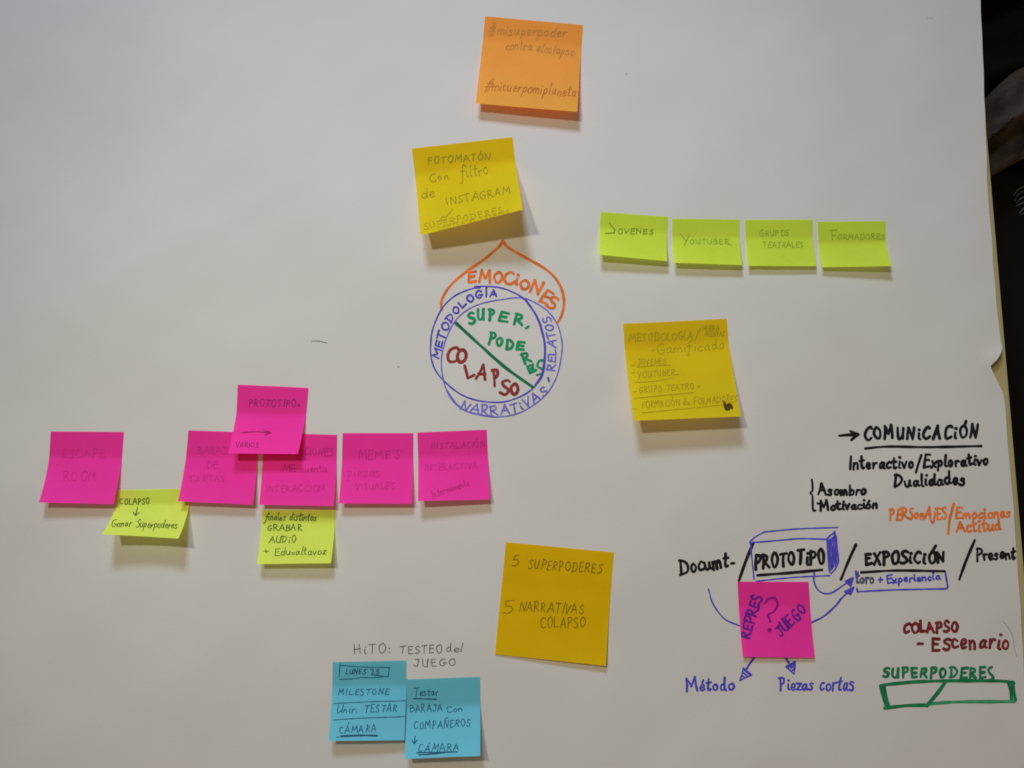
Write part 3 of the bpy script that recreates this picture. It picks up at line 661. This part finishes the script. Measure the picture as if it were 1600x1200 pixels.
z = Z(1360, 960, 6.667)
pt(K_rd2, z, 'COLAPSO', (345, 188, 910, 182), 104, 4.5, 'maroon word COLAPSO', gap=.2); pd(K_rd2, z, 'drawn_dash', 4.6, [(495, 308, 545, 306)])
pt(K_rd2, z, 'ES', (645, 374, 832, 364), 116, 4.9, 'maroon letters ES', gap=.3); pt(K_rd2, z, 'cenario', (845, 358, 1448, 356), 176, 4.2, 'maroon letters cenario', gap=.14)
pt(K_gn2, z, 'SUPERPODERE', (132, 655, 1200, 655), 98, 4.3, 'green word SUPERPODERES', gap=.3, extra=[(1262, 548, 1228, 570, 1240, 610, 1270, 640, 1275, 672, 1225, 690)])
pd(K_gn2, z, 'drawn_bar_outline', 5.4, [(130, 735, 450, 704, 800, 692, 1200, 692, 1400, 697, 1490, 716), (150, 975, 380, 950, 570, 945), (782, 704, 690, 830, 588, 950)], label='green drawn bar with a slanted divider')
pd(K_gn2, z, 'bar_end', 6.0, [(108, 745, 140, 880, 175, 975), (140, 742, 160, 860, 190, 960)]); pd(K_gn2, z, 'bar_end', 6.0, [(1440, 720, 1462, 800, 1470, 890), (1482, 705, 1492, 800, 1512, 892)])
pd(K_gn3, z, 'bar_lower_edge', 5.0, [(600, 934, 900, 912, 1500, 908)])
pd(K_pc, z, 'pen_curve', 1.3, [(1380, 72, 1430, 130, 1480, 230, 1500, 350, 1525, 440)])
pd(K_pn, Z(0, 0, 1), 'pencil_dash', 1.3, [(487, 533, 497, 533, 511, 536)]); pd(K_pp, Z(0, 0, 1), 'pencil_speck', 1.6, [(621, 573, 624, 573.5)]); pd(K_pp, Z(0, 0, 1), 'pencil_speck', 1.6, [(979, 115.5)]); pd(K_sm, Z(0, 0, 1), 'pencil_speck', 2.0, [(1449, 28, 1458, 28.5)]); 

# ------------------------------------------------------------------ things beside the table, seen past its right edge
def drape(name, mat, x0, x1, y0, y1, zf, nx=60, ny=120, parent=None, origin=None):
    X = np.linspace(x0, x1, nx); Y = np.linspace(y0, y1, ny); V = []
    for y in Y:
        for x in X: V.append((x, y, zf(x, y)))
    F = [(j * nx + i, j * nx + i + 1, (j + 1) * nx + i + 1, (j + 1) * nx + i) for j in range(ny - 1) for i in range(nx - 1)]
    # skirt down to the floor so the cloth hangs rather than floats
    ring = [i for i in range(nx)] + [j * nx + nx - 1 for j in range(1, ny)] + [(ny - 1) * nx + i for i in range(nx - 2, -1, -1)] + [j * nx for j in range(ny - 2, 0, -1)]
    b = len(V)
    for i in ring: V.append((V[i][0] + .004 * math.sin(i), V[i][1] + .004 * math.cos(i), .003))
    m = len(ring)
    F += [(ring[k], b + k, b + (k + 1) % m, ring[(k + 1) % m]) for k in range(m)]
    return mesh_obj(name, V, F, mat, parent, origin if origin is not None else ((x0 + x1) / 2, (y0 + y1) / 2, 0))
PB1 = on_plane(np.array([(1575., 262.), (1592., 312.), (1592., 178.)]), np.array([.42, .42, .48]))
YB = PB1[0][1]                                   # where the bag ends and the coat begins
def coat_z(x, y):
    u = y - .55 * (x - TX)                       # folds run obliquely, rising to the right
    return .44 + .018 * math.sin(u * 46 + .8) + .010 * math.sin(u * 97 + x * 20) + .012 * math.sin(x * 31 + y * 9)
coat = drape('coat', M_black, TX + .012, TX + .55, YB + .004, YB + .62, coat_z)
tag(coat, 'black coat heaped in folds beside the table, upper right corner', 'coat')
SC = PB1[2]
V, F = [], []; nx, ny = 44, 30
for j in range(ny):
    for i in range(nx):
        a = i / (nx - 1); b = j / (ny - 1)
        x = TX + .014 + a * .30
        wob = .010 * math.sin(a * 9) + .005 * math.sin(a * 23)
        y = SC[1] - .052 + .52 * (x - SC[0]) + b * (.085 + .03 * a) + (wob if b > .5 else wob * .15)
        s = math.sin(math.pi * b)
        V.append((x, y, coat_z(x, y) + .006 + (.020 + .03 * min(1, a * 5)) * s ** .7 + .006 * s * math.sin(a * 34 + b * 7) + .005 * s * math.sin(b * 19 + a * 8)))
F = [(j * nx + i, j * nx + i + 1, (j + 1) * nx + i + 1, (j + 1) * nx + i) for j in range(ny - 1) for i in range(nx - 1)]
scarf = mesh_obj('scarf', V, F, M_scarf, origin=np.mean(V, 0))
tag(scarf, 'rumpled grey brown scarf lying across the black coat', 'scarf')
def bag_z(x, y):
    return .42 + .010 * math.sin(y * 22) + .005 * math.sin(x * 40 + y * 13)
bag = drape('bag', M_bag, TX + .010, TX + .50, YB - .62, YB, bag_z, 40, 70)
tag(bag, 'black bag with a pale worn print, beside the right table edge', 'bag')
def on_bag(px):
    p = on_plane(px, np.full(len(px), .42))
    for _ in range(4):
        p = on_plane(px, np.array([bag_z(a, b) for a, b in p[:, :2]]) + .0012)
    return p
k = Ink('worn_print', M_print, on_bag, 2.2, 3)
for st_ in ([(1601, 291), (1590, 297), (1584, 306)], [(1602, 298), (1592, 303), (1585, 313)], [(1603, 306), (1594, 311), (1588, 318)], [(1604, 314), (1596, 318), (1588, 322)], [(1604, 322), (1598, 327), (1592, 334)], [(1606, 330), (1600, 333), (1594, 336)]):
    k.stroke(st_, None, True, .5)
k.build(bag)
